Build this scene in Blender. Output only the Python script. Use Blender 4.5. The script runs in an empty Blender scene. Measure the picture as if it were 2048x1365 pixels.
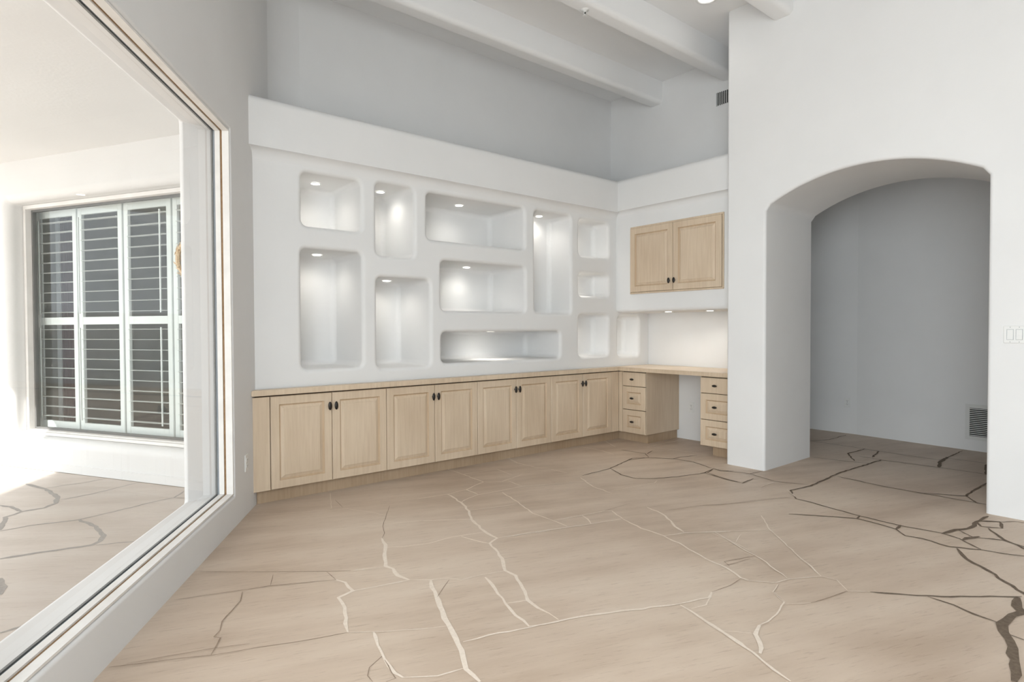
import bpy, bmesh, math, random
from mathutils import Vector, Matrix
PI = math.pi
S = bpy.context.scene
COL = S.collection

EXPOSURE = 0.67
SKY = 2.1; SUN = 4.4; REARP = 5; SIDEP = 150; TILT = -0.35; PUCK = 2.2; CAN = 2; HALL = 0.01
AC = (0.87, 0.945, 1.0); SKYC = (0.87, 0.945, 1.0)
WALL = (0.80, 0.798, 0.79)
STONE = [(0.48, 0.37, 0.28), (0.585, 0.47, 0.37), (0.66, 0.55, 0.445)]
PSTONE = [(0.49, 0.42, 0.36), (0.56, 0.49, 0.43), (0.61, 0.55, 0.49)]
WOODA = (0.71, 0.58, 0.435); WOODB = (0.60, 0.47, 0.335)
JW = 1.0; LOUV = 0; ROOFN = 5.46

# ------------------------------------------------------------------ camera
cd = bpy.data.cameras.new('camera'); cam = bpy.data.objects.new('camera', cd); COL.objects.link(cam)
cd.sensor_width = 36.0; cd.lens = 20.7463; cd.clip_start = 0.02; cd.clip_end = 300
R_ = Vector((0.77348188, -0.63380716, -0.00377696)); U_ = Vector((0.01550968, 0.01296967, 0.9997956)); F_ = Vector((0.63362862, 0.77338236, -0.01986194))
cam.matrix_world = Matrix(((R_.x, U_.x, -F_.x, 0), (R_.y, U_.y, -F_.y, 0), (R_.z, U_.z, -F_.z, 1.26), (0, 0, 0, 1)))
S.camera = cam
S.view_settings.view_transform = 'Standard'; S.view_settings.look = 'None'
S.view_settings.gamma = 1.0; S.view_settings.use_curve_mapping = False
S.view_settings.exposure = EXPOSURE

# ------------------------------------------------------------------ directions of the two slanted walls
uu = math.radians(59.7667)
UD = Vector((math.cos(uu), math.sin(uu), 0)); ND = Vector((-UD.y, UD.x, 0))       # along the big window wall / out through it
mm = math.radians(30.14)
MD = Vector((math.cos(mm), math.sin(mm), 0)); VD = Vector((-MD.y, MD.x, 0))       # porch wall: into it / along it

# ------------------------------------------------------------------ daylight
w = bpy.data.worlds.new('sky'); S.world = w; w.use_nodes = True
nt = w.node_tree; bg = nt.nodes['Background']
bg.inputs['Color'].default_value = (*SKYC, 1); bg.inputs['Strength'].default_value = SKY
sd = bpy.data.lights.new('sun', 'SUN'); sun = bpy.data.objects.new('sun', sd); COL.objects.link(sun)
sd.energy = SUN; sd.angle = 0.012; sd.color = (1.0, 0.985, 0.96)
sa, se = math.radians(27.1), math.radians(34)
sun.rotation_euler = Vector((math.cos(sa)*math.cos(se), math.sin(sa)*math.cos(se), -math.sin(se))).to_track_quat('-Z', 'Y').to_euler()

def area(name, loc, direction, sx, sy, power, color=(1, 1, 1), portal=False):
    l = bpy.data.lights.new(name, 'AREA'); l.shape = 'RECTANGLE'; l.size = sx; l.size_y = sy
    l.energy = power; l.color = color
    if portal: l.cycles.is_portal = True
    o = bpy.data.objects.new(name, l); COL.objects.link(o); o.location = loc
    o.rotation_euler = Vector(direction).to_track_quat('-Z', 'Z').to_euler()
    return o

# ------------------------------------------------------------------ materials
def mat(name, col, rough=0.6, spec=0.3, metal=0.0):
    m = bpy.data.materials.new(name); m.use_nodes = True
    b = m.node_tree.nodes['Principled BSDF']
    b.inputs['Base Color'].default_value = (*col, 1); b.inputs['Roughness'].default_value = rough
    b.inputs['Specular IOR Level'].default_value = spec; b.inputs['Metallic'].default_value = metal
    return m
def nodes(m): return m.node_tree.nodes, m.node_tree.links, m.node_tree.nodes['Principled BSDF']
def noise(N, L, scale, detail=4, vec=None, rough=0.55):
    n = N.new('ShaderNodeTexNoise'); n.inputs['Scale'].default_value = scale; n.inputs['Detail'].default_value = detail
    n.inputs['Roughness'].default_value = rough
    if vec is not None: L.new(vec, n.inputs['Vector'])
    return n
def mapping(N, L, scale, rot=(0, 0, 0)):
    g = N.new('ShaderNodeNewGeometry'); m = N.new('ShaderNodeMapping')
    m.inputs['Rotation'].default_value = rot; L.new(g.outputs['Position'], m.inputs['Vector'])
    m2 = N.new('ShaderNodeMapping'); m2.inputs['Scale'].default_value = scale
    L.new(m.outputs['Vector'], m2.inputs['Vector']); return m2.outputs['Vector']
def ramp(N, L, fac, stops):
    r = N.new('ShaderNodeValToRGB'); e = r.color_ramp.elements
    while len(e) < len(stops): e.new(0.5)
    for i, (p, c) in enumerate(stops): e[i].position = p; e[i].color = (*c, 1)
    L.new(fac, r.inputs['Fac']); return r.outputs['Color']
def plaster(name, col, var=0.02, bump=0.12):
    m = mat(name, col, 0.85, 0.15); N, L, b = nodes(m)
    v = mapping(N, L, (1, 1, 1)); n = noise(N, L, 1.6, 5, v)
    L.new(ramp(N, L, n.outputs['Fac'], [(0.3, tuple(c*(1-var) for c in col)), (0.7, tuple(min(1, c*(1+var)) for c in col))]), b.inputs['Base Color'])
    n2 = noise(N, L, 38, 6, v); bp = N.new('ShaderNodeBump'); bp.inputs['Strength'].default_value = bump; bp.inputs['Distance'].default_value = 0.004
    L.new(n2.outputs['Fac'], bp.inputs['Height']); L.new(bp.outputs['Normal'], b.inputs['Normal'])
    return m
def wood(name, a, c, rough=0.42):
    m = mat(name, a, rough, 0.35); N, L, b = nodes(m)
    v = mapping(N, L, (26, 26, 1.6)); n = noise(N, L, 2.0, 6, v, 0.6)
    v2 = mapping(N, L, (3.1, 3.1, 1.3)); n2 = noise(N, L, 1.0, 2, v2)
    mx = N.new('ShaderNodeMath'); mx.operation = 'ADD'
    h = N.new('ShaderNodeMath'); h.operation = 'MULTIPLY'; h.inputs[1].default_value = 0.5; L.new(n.outputs['Fac'], h.inputs[0])
    h2 = N.new('ShaderNodeMath'); h2.operation = 'MULTIPLY'; h2.inputs[1].default_value = 0.5; L.new(n2.outputs['Fac'], h2.inputs[0])
    L.new(h.outputs[0], mx.inputs[0]); L.new(h2.outputs[0], mx.inputs[1])
    L.new(ramp(N, L, mx.outputs[0], [(0.36, c), (0.64, a)]), b.inputs['Base Color'])
    bp = N.new('ShaderNodeBump'); bp.inputs['Strength'].default_value = 0.05; bp.inputs['Distance'].default_value = 0.002
    L.new(n.outputs['Fac'], bp.inputs['Height']); L.new(bp.outputs['Normal'], b.inputs['Normal'])
    return m
def stone(name, cols, rot):
    m = mat(name, cols[1], 0.5, 0.3); N, L, b = nodes(m)
    v = mapping(N, L, (0.5, 3.2, 1), (0, 0, rot)); n = noise(N, L, 1.4, 7, v, 0.6)
    v1 = mapping(N, L, (1, 1, 1)); n1 = noise(N, L, 0.9, 3, v1)
    ad = N.new('ShaderNodeMath'); ad.operation = 'ADD'; sb = N.new('ShaderNodeMath'); sb.operation = 'SUBTRACT'; sb.inputs[1].default_value = 0.5
    L.new(n1.outputs['Fac'], sb.inputs[0]); L.new(n.outputs['Fac'], ad.inputs[0]); L.new(sb.outputs[0], ad.inputs[1])
    c1 = ramp(N, L, ad.outputs[0], [(0.25, cols[0]), (0.5, cols[1]), (0.78, cols[2])])
    v2 = mapping(N, L, (1.6, 14, 1), (0, 0, rot)); n3 = noise(N, L, 5.0, 10, v2, 0.72)        # fine dark bedding streaks
    f = ramp(N, L, n3.outputs['Fac'], [(0.33, (0.70, 0.66, 0.64)), (0.45, (1, 1, 1))])
    mu = N.new('ShaderNodeMixRGB'); mu.blend_type = 'MULTIPLY'; mu.inputs['Fac'].default_value = 0.72
    L.new(c1, mu.inputs['Color1']); L.new(f, mu.inputs['Color2']); L.new(mu.outputs['Color'], b.inputs['Base Color'])
    n4 = noise(N, L, 26, 6, v1); bp = N.new('ShaderNodeBump'); bp.inputs['Strength'].default_value = 0.12; bp.inputs['Distance'].default_value = 0.004
    L.new(n4.outputs['Fac'], bp.inputs['Height']); L.new(bp.outputs['Normal'], b.inputs['Normal'])
    r = ramp(N, L, n1.outputs['Fac'], [(0.3, (0.42,)*3), (0.7, (0.55,)*3)]); L.new(r, b.inputs['Roughness'])
    return m
def noisy(name, a, c, scale=30, rough=0.8):
    m = mat(name, a, rough, 0.2); N, L, b = nodes(m); n = noise(N, L, scale, 5, mapping(N, L, (1, 1, 1)))
    L.new(ramp(N, L, n.outputs['Fac'], [(0.35, a), (0.65, c)]), b.inputs['Base Color']); return m
def glass(name, tint=(1, 1, 1), base=0.04):
    m = bpy.data.materials.new(name); m.use_nodes = True; N = m.node_tree.nodes; L = m.node_tree.links
    N.remove(N['Principled BSDF']); out = N['Material Output']
    t = N.new('ShaderNodeBsdfTransparent'); t.inputs['Color'].default_value = (*tint, 1)
    g = N.new('ShaderNodeBsdfGlossy'); g.inputs['Roughness'].default_value = 0.0
    fr = N.new('ShaderNodeFresnel'); fr.inputs['IOR'].default_value = 1.45
    ge = N.new('ShaderNodeNewGeometry'); iv = N.new('ShaderNodeMath'); iv.operation = 'SUBTRACT'; iv.inputs[0].default_value = 1.0; L.new(ge.outputs['Backfacing'], iv.inputs[1])
    fa = N.new('ShaderNodeMath'); fa.operation = 'MULTIPLY'; L.new(fr.outputs[0], fa.inputs[0]); L.new(iv.outputs[0], fa.inputs[1])      # only the outer skin of the pane reflects
    mx = N.new('ShaderNodeMixShader'); L.new(fa.outputs[0], mx.inputs[0]); L.new(t.outputs[0], mx.inputs[1]); L.new(g.outputs[0], mx.inputs[2])
    L.new(mx.outputs[0], out.inputs['Surface']); return m
def emis(name, col, s):
    m = mat(name, (0.8, 0.8, 0.8)); b = m.node_tree.nodes['Principled BSDF']
    b.inputs['Emission Color'].default_value = (*col, 1); b.inputs['Emission Strength'].default_value = s; return m

M_WALL = plaster('white_plaster', WALL)
M_CEIL = plaster('white_ceiling_plaster', (0.88, 0.88, 0.875), 0.01, 0.06)
M_EXT = plaster('porch_stucco', (0.765, 0.76, 0.745), 0.02, 0.35)
M_STONE = stone('sandstone_flags', STONE, math.radians(20))
M_STONE_P = stone('porch_sandstone_flags', PSTONE, math.radians(35))
M_GL = noisy('glare_pale_grout', (0.80, 0.70, 0.595), (0.73, 0.63, 0.525), 60)  # glare washing over the joints put into a paler grout colour
M_GH = noisy('hairline_joint', (0.27, 0.20, 0.15), (0.36, 0.28, 0.21), 60)
M_GD = noisy('dark_grout', (0.135, 0.10, 0.072), (0.19, 0.145, 0.105), 60)
M_GP = noisy('porch_grout', (0.34, 0.315, 0.29), (0.41, 0.38, 0.35), 60)
M_WOOD = wood('pickled_maple', WOODA, WOODB)
M_TOE = wood('shaded_toe_wood', tuple(c*k for c, k in zip(WOODA, (0.66, 0.60, 0.54))), tuple(c*k for c, k in zip(WOODB, (0.62, 0.56, 0.50))), 0.6)  # maple darkened and browned: shade under the doors put into the colour
M_GLAZE = wood('glazed_groove', tuple(c*k for c, k in zip(WOODA, (0.88, 0.82, 0.76))), tuple(c*k for c, k in zip(WOODB, (0.85, 0.79, 0.72))))
M_TOP = wood('maple_countertop', tuple(c*1.02 for c in WOODA), WOODB, 0.35)
M_DARKGAP = mat('cabinet_interior', (0.06, 0.035, 0.02), 0.8)
M_KNOB = mat('oil_rubbed_bronze', (0.018, 0.014, 0.012), 0.28, 0.6, 0.3)
M_TRIM = noisy('white_painted_wood', (0.80, 0.775, 0.74), (0.86, 0.84, 0.81), 8, 0.45)
M_STAIN = noisy('brown_stained_wood', (0.28, 0.17, 0.09), (0.36, 0.235, 0.13), 40, 0.6)
M_GASKET = mat('grey_gasket', (0.22, 0.25, 0.28), 0.5)
M_ALU = mat('dark_window_channel', (0.16, 0.16, 0.155), 0.4)
M_PLATE = mat('white_plastic_plate', (0.80, 0.80, 0.78), 0.35, 0.4)
M_SLOT = mat('dark_slot', (0.02, 0.018, 0.016), 0.7)
M_VENT = mat('white_enamel', (0.72, 0.72, 0.70), 0.4)
M_VENTD = mat('vent_dark_interior', (0.015, 0.015, 0.015), 0.9)
M_GLASS = glass('clear_window_glass'); M_GLASS2 = glass('shuttered_window_glass', (0.97, 0.985, 0.98))
M_SHUT = mat('white_shutter_paint', (0.84, 0.86, 0.84), 0.4)
M_LENS = emis('lit_puck_lens', (1.0, 0.96, 0.9), 12)
M_RING = mat('white_metal_ring', (0.82, 0.82, 0.80), 0.3)
M_CANL = emis('can_lamp_face', (1.0, 0.97, 0.93), 3)
M_STRAW = noisy('dried_straw', (0.58, 0.40, 0.22), (0.82, 0.68, 0.48), 90)
M_CURT = noisy('dark_red_curtain', (0.06, 0.018, 0.022), (0.09, 0.03, 0.033), 40)
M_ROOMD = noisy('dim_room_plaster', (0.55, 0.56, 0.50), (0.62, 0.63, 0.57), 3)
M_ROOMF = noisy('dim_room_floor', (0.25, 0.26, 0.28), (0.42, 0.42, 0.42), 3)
M_HEDGE = noisy('clipped_hedge_leaves', (0.03, 0.05, 0.02), (0.09, 0.12, 0.05), 14, 0.8)

# ------------------------------------------------------------------ mesh helpers
def link(name, bm, m, parent=None, smooth=False, wn=False):
    me = bpy.data.meshes.new(name)
    bmesh.ops.recalc_face_normals(bm, faces=bm.faces)
    bm.to_mesh(me); bm.free()
    for x in (m if isinstance(m, (list, tuple)) else [m]): me.materials.append(x)
    o = bpy.data.objects.new(name, me); COL.objects.link(o)
    if parent: o.parent = parent
    if smooth:
        for p in me.polygons: p.use_smooth = True
        if wn:
            mo = o.modifiers.new('wn', 'WEIGHTED_NORMAL'); mo.weight = 100; mo.keep_sharp = True
    return o
def sharpen(bm, deg=50):
    bmesh.ops.recalc_face_normals(bm, faces=bm.faces); bm.normal_update()
    for e in bm.edges:
        if len(e.link_faces) == 2 and e.calc_face_angle(0) > math.radians(deg): e.smooth = False
def tag(o, label, cat, group=None):
    o['label'] = label; o['category'] = cat
    if group: o['group'] = group
    return o
def struct(o, label=None):
    o['kind'] = 'structure'
    if label: o['label'] = label
    return o
def thing(name, label, cat, loc, group=None, rz=0):
    o = bpy.data.objects.new(name, None); COL.objects.link(o); o.location = loc; o.rotation_euler = (0, 0, rz)
    o.empty_display_size = 0.1
    return tag(o, label, cat, group)
def box(bm, x0, x1, y0, y1, z0, z1, bev=0, seg=2, T=None, mi=0):
    r = bmesh.ops.create_cube(bm, size=1); vs = r['verts']
    for v in vs:
        v.co = Vector((x0+(x1-x0)*(v.co.x+.5), y0+(y1-y0)*(v.co.y+.5), z0+(z1-z0)*(v.co.z+.5)))
    fs = set(f for v in vs for f in v.link_faces)
    for f in fs: f.material_index = mi
    if bev:
        es = list(set(e for v in vs for e in v.link_edges))
        r2 = bmesh.ops.bevel(bm, geom=es, offset=bev, segments=seg, profile=0.5, affect='EDGES')
        vs = list(set(v for f in r2['faces'] for v in f.verts) | set(v for v in vs if v.is_valid))
        for f in set(f for v in vs for f in v.link_faces): f.material_index = mi
    if T:
        for v in vs: v.co = T(v.co)
    return vs
def prism(bm, pts, T, a, b):
    """closed 2-D outline pts swept from a to b; T(p, q, s) -> world"""
    v0 = [bm.verts.new(T(p, q, a)) for p, q in pts]; v1 = [bm.verts.new(T(p, q, b)) for p, q in pts]
    n = len(pts)
    for i in range(n): bm.faces.new((v0[i], v0[(i+1) % n], v1[(i+1) % n], v1[i]))
    bm.faces.new(v0[::-1]); bm.faces.new(v1)
def arc(cx, cy, r, a0, a1, n=6):
    return [(cx+r*math.cos(math.radians(a0+(a1-a0)*i/n)), cy+r*math.sin(math.radians(a0+(a1-a0)*i/n))) for i in range(n+1)]
def rrect(x0, x1, z0, z1, r, n=5):
    r = max(r, 1e-4)
    return arc(x1-r, z0+r, r, -90, 0, n)+arc(x1-r, z1-r, r, 0, 90, n)+arc(x0+r, z1-r, r, 90, 180, n)+arc(x0+r, z0+r, r, 180, 270, n)
def ring(bm, pts, T, d): return [bm.verts.new(T(p, q, d)) for p, q in pts]
def bridge(bm, a, b, mi=0, closed=True):
    n = len(a)
    for i in range(n if closed else n-1):
        f = bm.faces.new((a[i], a[(i+1) % n], b[(i+1) % n], b[i])); f.material_index = mi
def fillholes(bm, outer, holes):
    """flat face between an outer vertex loop and hole vertex loops"""
    es = []
    for lp in [outer]+holes:
        for i in range(len(lp)):
            e = bm.edges.get((lp[i], lp[(i+1) % len(lp)])) or bm.edges.new((lp[i], lp[(i+1) % len(lp)])); es.append(e)
    bmesh.ops.triangle_fill(bm, edges=es, use_beauty=True, use_dissolve=False)
def niche(bm, T, x0, x1, z0, z1, depth, rb=0.03, rc=0.045, back=True, rf=0.05):
    """bull-nosed recess; returns the ring that joins the wall face"""
    rings = []
    for k in range(7):
        t = k/6*PI/2; o = rb*(1-math.sin(t)); d = rb*(1-math.cos(t))
        rings.append(ring(bm, rrect(x0-o, x1+o, z0-o, z1+o, rc+o), T, d))
    if back:
        for k in range(0, 6):
            t = k/5*PI/2; i = rf*(1-math.cos(t)); d = depth-rf+rf*math.sin(t)
            rings.append(ring(bm, rrect(x0+i, x1-i, z0+i, z1-i, max(rc-i*.3, .012)), T, d))
    else: rings.append(ring(bm, rrect(x0, x1, z0, z1, rc), T, depth))
    for a, b in zip(rings, rings[1:]): bridge(bm, a, b)
    if back: bm.faces.new(rings[-1])
    return rings[0]
def panel(name, T, x0, x1, z0, z1, holes, m):
    bm = bmesh.new()
    outer = [bm.verts.new(T(x0, z0, 0)), bm.verts.new(T(x1, z0, 0)), bm.verts.new(T(x1, z1, 0)), bm.verts.new(T(x0, z1, 0))]
    hs = [niche(bm, T, *h[0], **h[1]) for h in holes]
    fillholes(bm, outer, hs)
    sharpen(bm, 60)
    return link(name, bm, m, smooth=True, wn=True)
XT = lambda x, z, d: Vector((x, 4.466+d, z))           # cabinet wall: d goes into the wall (+Y)
YT = lambda y, z, d: Vector((5.2+d, y, z))             # desk wall
WT = lambda u, z, d: ND*(1.16+d)+UD*u+Vector((0, 0, z))   # window wall
PT = lambda v, z, d: MD*(3.5+d)+VD*v+Vector((0, 0, z))    # porch wall

# ================================================================== LARGE STRUCTURE
# ---- floors with flagstone joints
JOINTS=[
(0,20,[(1.633,3.24),(1.596,3.124),(1.52,2.985),(1.451,2.842),(1.466,2.785),(1.445,2.691),(1.463,2.609)]),
(1,4,[(1.979,3.803),(1.86,3.625),(1.738,3.434),(1.687,3.312),(1.633,3.24)]),
(0,4,[(1.792,4.422),(1.635,4.014)]),
(1,3,[(1.739,4.197),(1.705,3.981),(1.637,4.012)]),
(0,4,[(1.697,3.962),(1.805,3.769),(1.86,3.625)]),
(0,4,[(1.148,4.223),(1.47,4.051),(1.624,3.997)]),
(0,7,[(1.581,3.084),(1.664,3.033),(1.806,2.985),(1.962,2.984),(2.166,2.931)]),
(0,7,[(1.817,3.446),(1.979,3.376),(2.252,3.18)]),
(0,17,[(2.459,3.786),(2.418,3.542),(2.345,3.341),(2.252,3.18),(2.184,2.956),(2.166,2.794),(2.083,2.753),(1.993,2.525),(1.907,2.389),(1.908,2.305),(1.844,2.177),(1.775,2.058),(1.761,1.972),(1.764,1.907)]),
(0,10,[(2.017,2.957),(2.046,2.838),(2.08,2.748)]),
(0,8,[(1.283,2.904),(1.435,2.84)]),
(1,3,[(0.874,3.229),(1.184,2.978),(1.283,2.904)]),
(1,4,[(1.182,2.972),(1.179,2.846)]),
(0,17,[(1.179,2.846),(1.203,2.787),(1.192,2.672),(1.109,2.647),(1.088,2.532),(1.033,2.397),(1.009,2.315)]),
(0,10,[(1.192,2.672),(1.299,2.644),(1.463,2.609)]),
(0,6,[(1.463,2.609),(1.546,2.54),(1.629,2.497),(1.664,2.441),(1.78,2.425),(1.905,2.385)]),
(1,3,[(0.814,3.011),(0.896,2.992),(1.139,2.866),(1.179,2.846)]),
(1,3,[(0.955,3.114),(0.903,2.987)]),
(0,22,[(1.546,2.54),(1.469,2.37),(1.412,2.22),(1.365,2.101),(1.328,1.988),(1.272,1.857),(1.236,1.783),(1.228,1.687)]),
(1,4,[(1.471,2.357),(1.618,2.48)]),
(0,15,[(1.775,2.389),(1.731,2.247),(1.674,2.098),(1.638,1.981),(1.621,1.87)]),
(0,8,[(1.674,2.098),(1.727,2.076),(1.775,2.058)]),
(1,4,[(0.658,2.445),(0.834,2.373),(1.009,2.315)]),
(0,5,[(1.009,2.315),(1.107,2.242),(1.255,2.147),(1.361,2.095)]),
(0,14,[(1.094,2.253),(1.081,2.211),(1.059,2.145),(1.034,2.039),(1.021,1.933),(1.03,1.885)]),
(1,4,[(1.035,2.061),(0.964,2.023),(0.935,1.977),(0.933,1.932)]),
(1,4,[(1.031,2.033),(1.006,1.898),(0.97,1.901)]),
(0,8,[(1.03,1.885),(1.13,1.815),(1.232,1.793)]),
(0,9,[(1.335,1.948),(1.446,1.925),(1.616,1.864),(1.708,1.835)]),
(0,8,[(2.36,3.353),(2.524,3.293),(2.71,3.253)]),
(0,10,[(2.813,3.561),(2.749,3.319),(2.647,3.013),(2.65,2.845)]),
(0,9,[(2.418,3.542),(2.524,3.595),(2.631,3.623),(2.843,3.599),(3.046,3.591),(3.25,3.488)]),
(0,10,[(2.903,4.466),(2.902,4.222),(2.885,3.9),(2.643,3.8),(2.631,3.623)]),
(0,9,[(2.885,3.9),(3.01,3.809),(3.196,3.858),(3.298,3.888)]),
(0,7,[(2.902,4.222),(3.243,4.179),(3.211,3.922)]),
(0,8,[(3.6,4.474),(3.535,4.241),(3.556,4)]),
(0,8,[(3.058,3.79),(3.046,3.591)]),
(0,7,[(2.215,3.826),(2.459,3.786),(2.643,3.8)]),
(0,6,[(2.166,2.794),(2.323,2.74),(2.504,2.688)]),
(0,10,[(2.18,2.791),(2.361,2.745),(2.616,2.664),(2.794,2.607),(3.012,2.545)]),
(0,9,[(2.647,2.842),(2.638,2.669)]),
(0,9,[(2.662,2.814),(2.862,2.772),(3.063,2.736),(3.102,2.703),(3.022,2.537)]),
(0,12,[(2.872,2.764),(2.844,2.687),(2.792,2.609)]),
(0,13,[(3.022,2.537),(2.97,2.345),(2.967,2.174),(2.917,1.996),(2.845,1.806),(2.813,1.654),(2.758,1.551),(2.766,1.516)]),
(0,9,[(2.967,2.174),(3.103,2.123),(3.344,1.956)]),
(0,14,[(3.117,2.133),(3.16,2.231),(3.233,2.311),(3.315,2.444),(3.356,2.6)]),
(1,4,[(2.758,1.551),(2.637,1.541),(2.504,1.559)]),
(0,11,[(2.504,1.559),(2.442,1.535),(2.278,1.587)]),
(0,12,[(2.278,1.587),(2.073,1.688),(1.889,1.774),(1.737,1.826),(1.62,1.873)]),
(0,13,[(2.276,1.577),(2.262,1.509),(2.222,1.392),(2.199,1.284),(2.156,1.175)]),
(0,8,[(2.284,1.524),(2.367,1.501),(2.495,1.553)]),
(0,14,[(1.764,1.908),(1.755,1.833)]),
(0,12,[(3.597,3.483),(3.464,3.211),(3.435,2.993)]),
(0,5,[(3.494,3.045),(3.756,3.002),(3.927,2.969),(4.016,3.008)]),
(0,8,[(3.047,3.592),(3.32,3.465),(3.544,3.368)]),
(0,9,[(3.623,4.501),(3.545,4.251),(3.554,4),(3.608,3.861),(3.626,3.668)]),
(0,9,[(4.55,4.433),(4.566,4.104),(4.515,3.911)]),
(0,9,[(4.998,4.465),(4.814,4.143)]),
(2,9,[(3.654,3.516),(4.04,3.542),(4.432,3.653),(4.679,3.604)]),
(2,9,[(4.04,3.542),(3.933,3.323),(3.93,3.161),(4.048,3.061),(4.255,2.968),(4.536,2.899),(4.749,2.942)]),
(2,9,[(4.209,3.589),(4.523,3.682),(4.666,3.594),(4.802,3.413),(4.835,3.209),(4.737,2.952)]),
(2,9,[(4.802,3.413),(4.941,3.404),(5.11,3.349)]),
(2,8,[(4.747,4.011),(4.79,3.735),(4.679,3.604)]),
(2,8,[(4.79,3.712),(4.957,3.771)]),
(0,10,[(5.03,3.959),(5.131,3.809),(5.214,3.375)]),
(0,10,[(5.067,3.927),(5.328,3.93),(5.629,3.927)]),
(2,10,[(4.749,2.942),(4.706,2.842),(4.793,2.769)]),
(2,9,[(4.536,2.899),(4.485,2.692),(4.469,2.549)]),
(1,3,[(3.385,2.465),(3.693,2.374),(4.014,2.192)]),
(1,3,[(3.063,2.736),(3.336,2.733)]),
(0,5,[(3.233,2.014),(3.193,1.843),(3.129,1.708)]),
(0,5,[(3.201,1.836),(3.357,1.889)]),
(1,4,[(2.842,1.693),(2.876,1.681),(3.028,1.653)]),
(0,6,[(3.193,2.07),(3.383,1.932),(3.548,1.816)]),
(0,8,[(3.791,1.992),(3.569,1.821),(3.436,1.679),(3.268,1.504),(3.18,1.395),(3.088,1.304)]),
(0,9,[(3.262,2.011),(3.141,1.771),(3.074,1.614),(2.934,1.404)]),
(1,5,[(3.088,1.654),(2.885,1.722),(2.851,1.67)]),
(0,6,[(2.758,1.551),(2.753,1.512),(2.838,1.414),(2.93,1.393),(3.088,1.304),(3.103,1.235),(3.012,1.149)]),
(1,4,[(3.012,1.149),(2.873,1.176),(2.75,1.206)]),
(0,8,[(2.825,1.398),(2.728,1.372),(2.665,1.288),(2.57,1.263),(2.436,1.245),(2.376,1.254)]),
(1,3,[(2.824,1.393),(2.726,1.368),(2.664,1.285)]),
(0,5,[(2.647,1.279),(2.75,1.206)]),
(0,14,[(2.239,1.451),(2.216,1.347),(2.18,1.244),(2.155,1.16),(2.106,1.054),(2.08,0.98)]),
(0,22,[(2.376,1.254),(2.292,1.226),(2.249,1.187),(2.168,1.14)]),
(0,4,[(2.208,1.334),(2.293,1.234)]),
(0,6,[(3.01,1.148),(3.095,1.066)]),
(2,11,[(3.082,1.077),(3.174,0.967),(3.28,0.849),(3.57,0.607)]),
(2,11,[(3.234,0.887),(3.226,0.786),(3.19,0.703),(3.178,0.618)]),
(2,34,[(3.545,0.616),(3.424,0.598),(3.369,0.575),(3.238,0.598),(3.171,0.603),(3.098,0.584),(3.032,0.554),(2.903,0.521),(2.815,0.497),(2.687,0.476)]),
(2,12,[(3.092,0.589),(3.079,0.515)]),
(2,25,[(3.38,0.577),(3.351,0.547)]),
(2,11,[(3.961,1.886),(4.066,1.762),(4.212,1.553),(4.2,1.428),(4.172,1.315),(4.084,1.238),(4.106,1.158),(4.071,1.012),(4.149,0.884),(4.174,0.791),(4.229,0.683)]),
(2,10,[(4.461,2.097),(4.36,2.022),(4.346,1.884),(4.283,1.579),(4.268,1.325),(4.304,1.117),(4.274,1.017),(4.155,0.886)]),
(2,20,[(4.172,1.315),(4.281,1.323)]),
(2,22,[(4.212,1.553),(4.285,1.563)]),
(2,16,[(4.069,0.977),(3.928,0.901),(3.82,0.783),(3.716,0.695),(3.579,0.576)]),
(2,22,[(4.293,1.105),(4.395,1.084),(4.574,1.023),(4.728,1.033),(4.928,1.013)]),
(2,12,[(4.728,1.033),(4.64,0.99),(4.702,0.893)]),
(2,18,[(4.755,1.034),(4.841,0.938),(4.698,0.896)]),
(2,8,[(4.832,0.936),(4.923,0.879),(4.948,0.801)]),
(2,13,[(4.632,0.952),(4.456,0.845),(4.334,0.7)]),
(2,10,[(4.45,1.06),(4.36,0.965),(4.436,0.841),(4.371,0.706)]),
(2,28,[(4.265,0.997),(4.405,0.949)]),
(2,15,[(4.461,2.097),(4.552,2.154),(4.809,2.114),(5.195,2.132),(5.376,2.146),(5.765,2.129),(6.261,2.102)]),
(2,8,[(5.879,2.586),(5.964,2.251),(6.025,2.099)]),
(2,14,[(6.705,2.407),(6.332,2.425),(6.026,2.25)]),
(2,18,[(6.688,2.263),(6.327,2.205)]),
(2,10,[(6.72,2.967),(6.963,2.861),(7.411,2.859)]),
(2,9,[(6.72,2.967),(6.705,2.407),(6.688,2.263),(6.672,1.753),(6.82,1.733),(7.358,1.729)]),
(2,30,[(6.318,1.66),(6.593,1.718),(6.876,1.739)]),
(2,10,[(6.277,2.302),(6.261,2.102),(6.318,1.66),(6.323,1.303)]),
(2,9,[(6.827,1.727),(6.838,1.411)]),
(2,11,[(5.288,2.111),(5.225,1.726),(5.233,1.479),(5.247,1.079)]),
(2,13,[(5.233,1.479),(5.398,1.243),(5.626,1.249),(6.02,1.24)]),
(2,9,[(5.398,1.243),(5.231,1.139)]),
(2,30,[(6.779,1.412),(6.305,1.318)]),
(2,9,[(4.556,2.882),(4.489,2.649),(4.473,2.508),(4.681,2.526)]),
(2,9,[(4.507,2.923),(4.556,2.882),(4.714,2.926)]),
(2,8,[(4.714,2.926),(4.806,2.627),(4.723,2.373),(4.826,2.136)]),
(2,9,[(4.806,2.627),(4.986,2.605)]),
(0,8,[(4.695,2.358),(4.48,2.355)]),
(0,8,[(4.556,2.185),(4.403,2.049)]),
(1,4,[(3.672,2.381),(3.78,2.301),(4.087,2.19),(4.387,2.062)]),
(3,30,[(-0.035,6.311),(0.091,5.983),(0.151,5.659),(0.134,5.454),(0.069,5.362),(-0.053,5.353),(-0.14,5.266),(-0.159,4.944)]),
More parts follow.
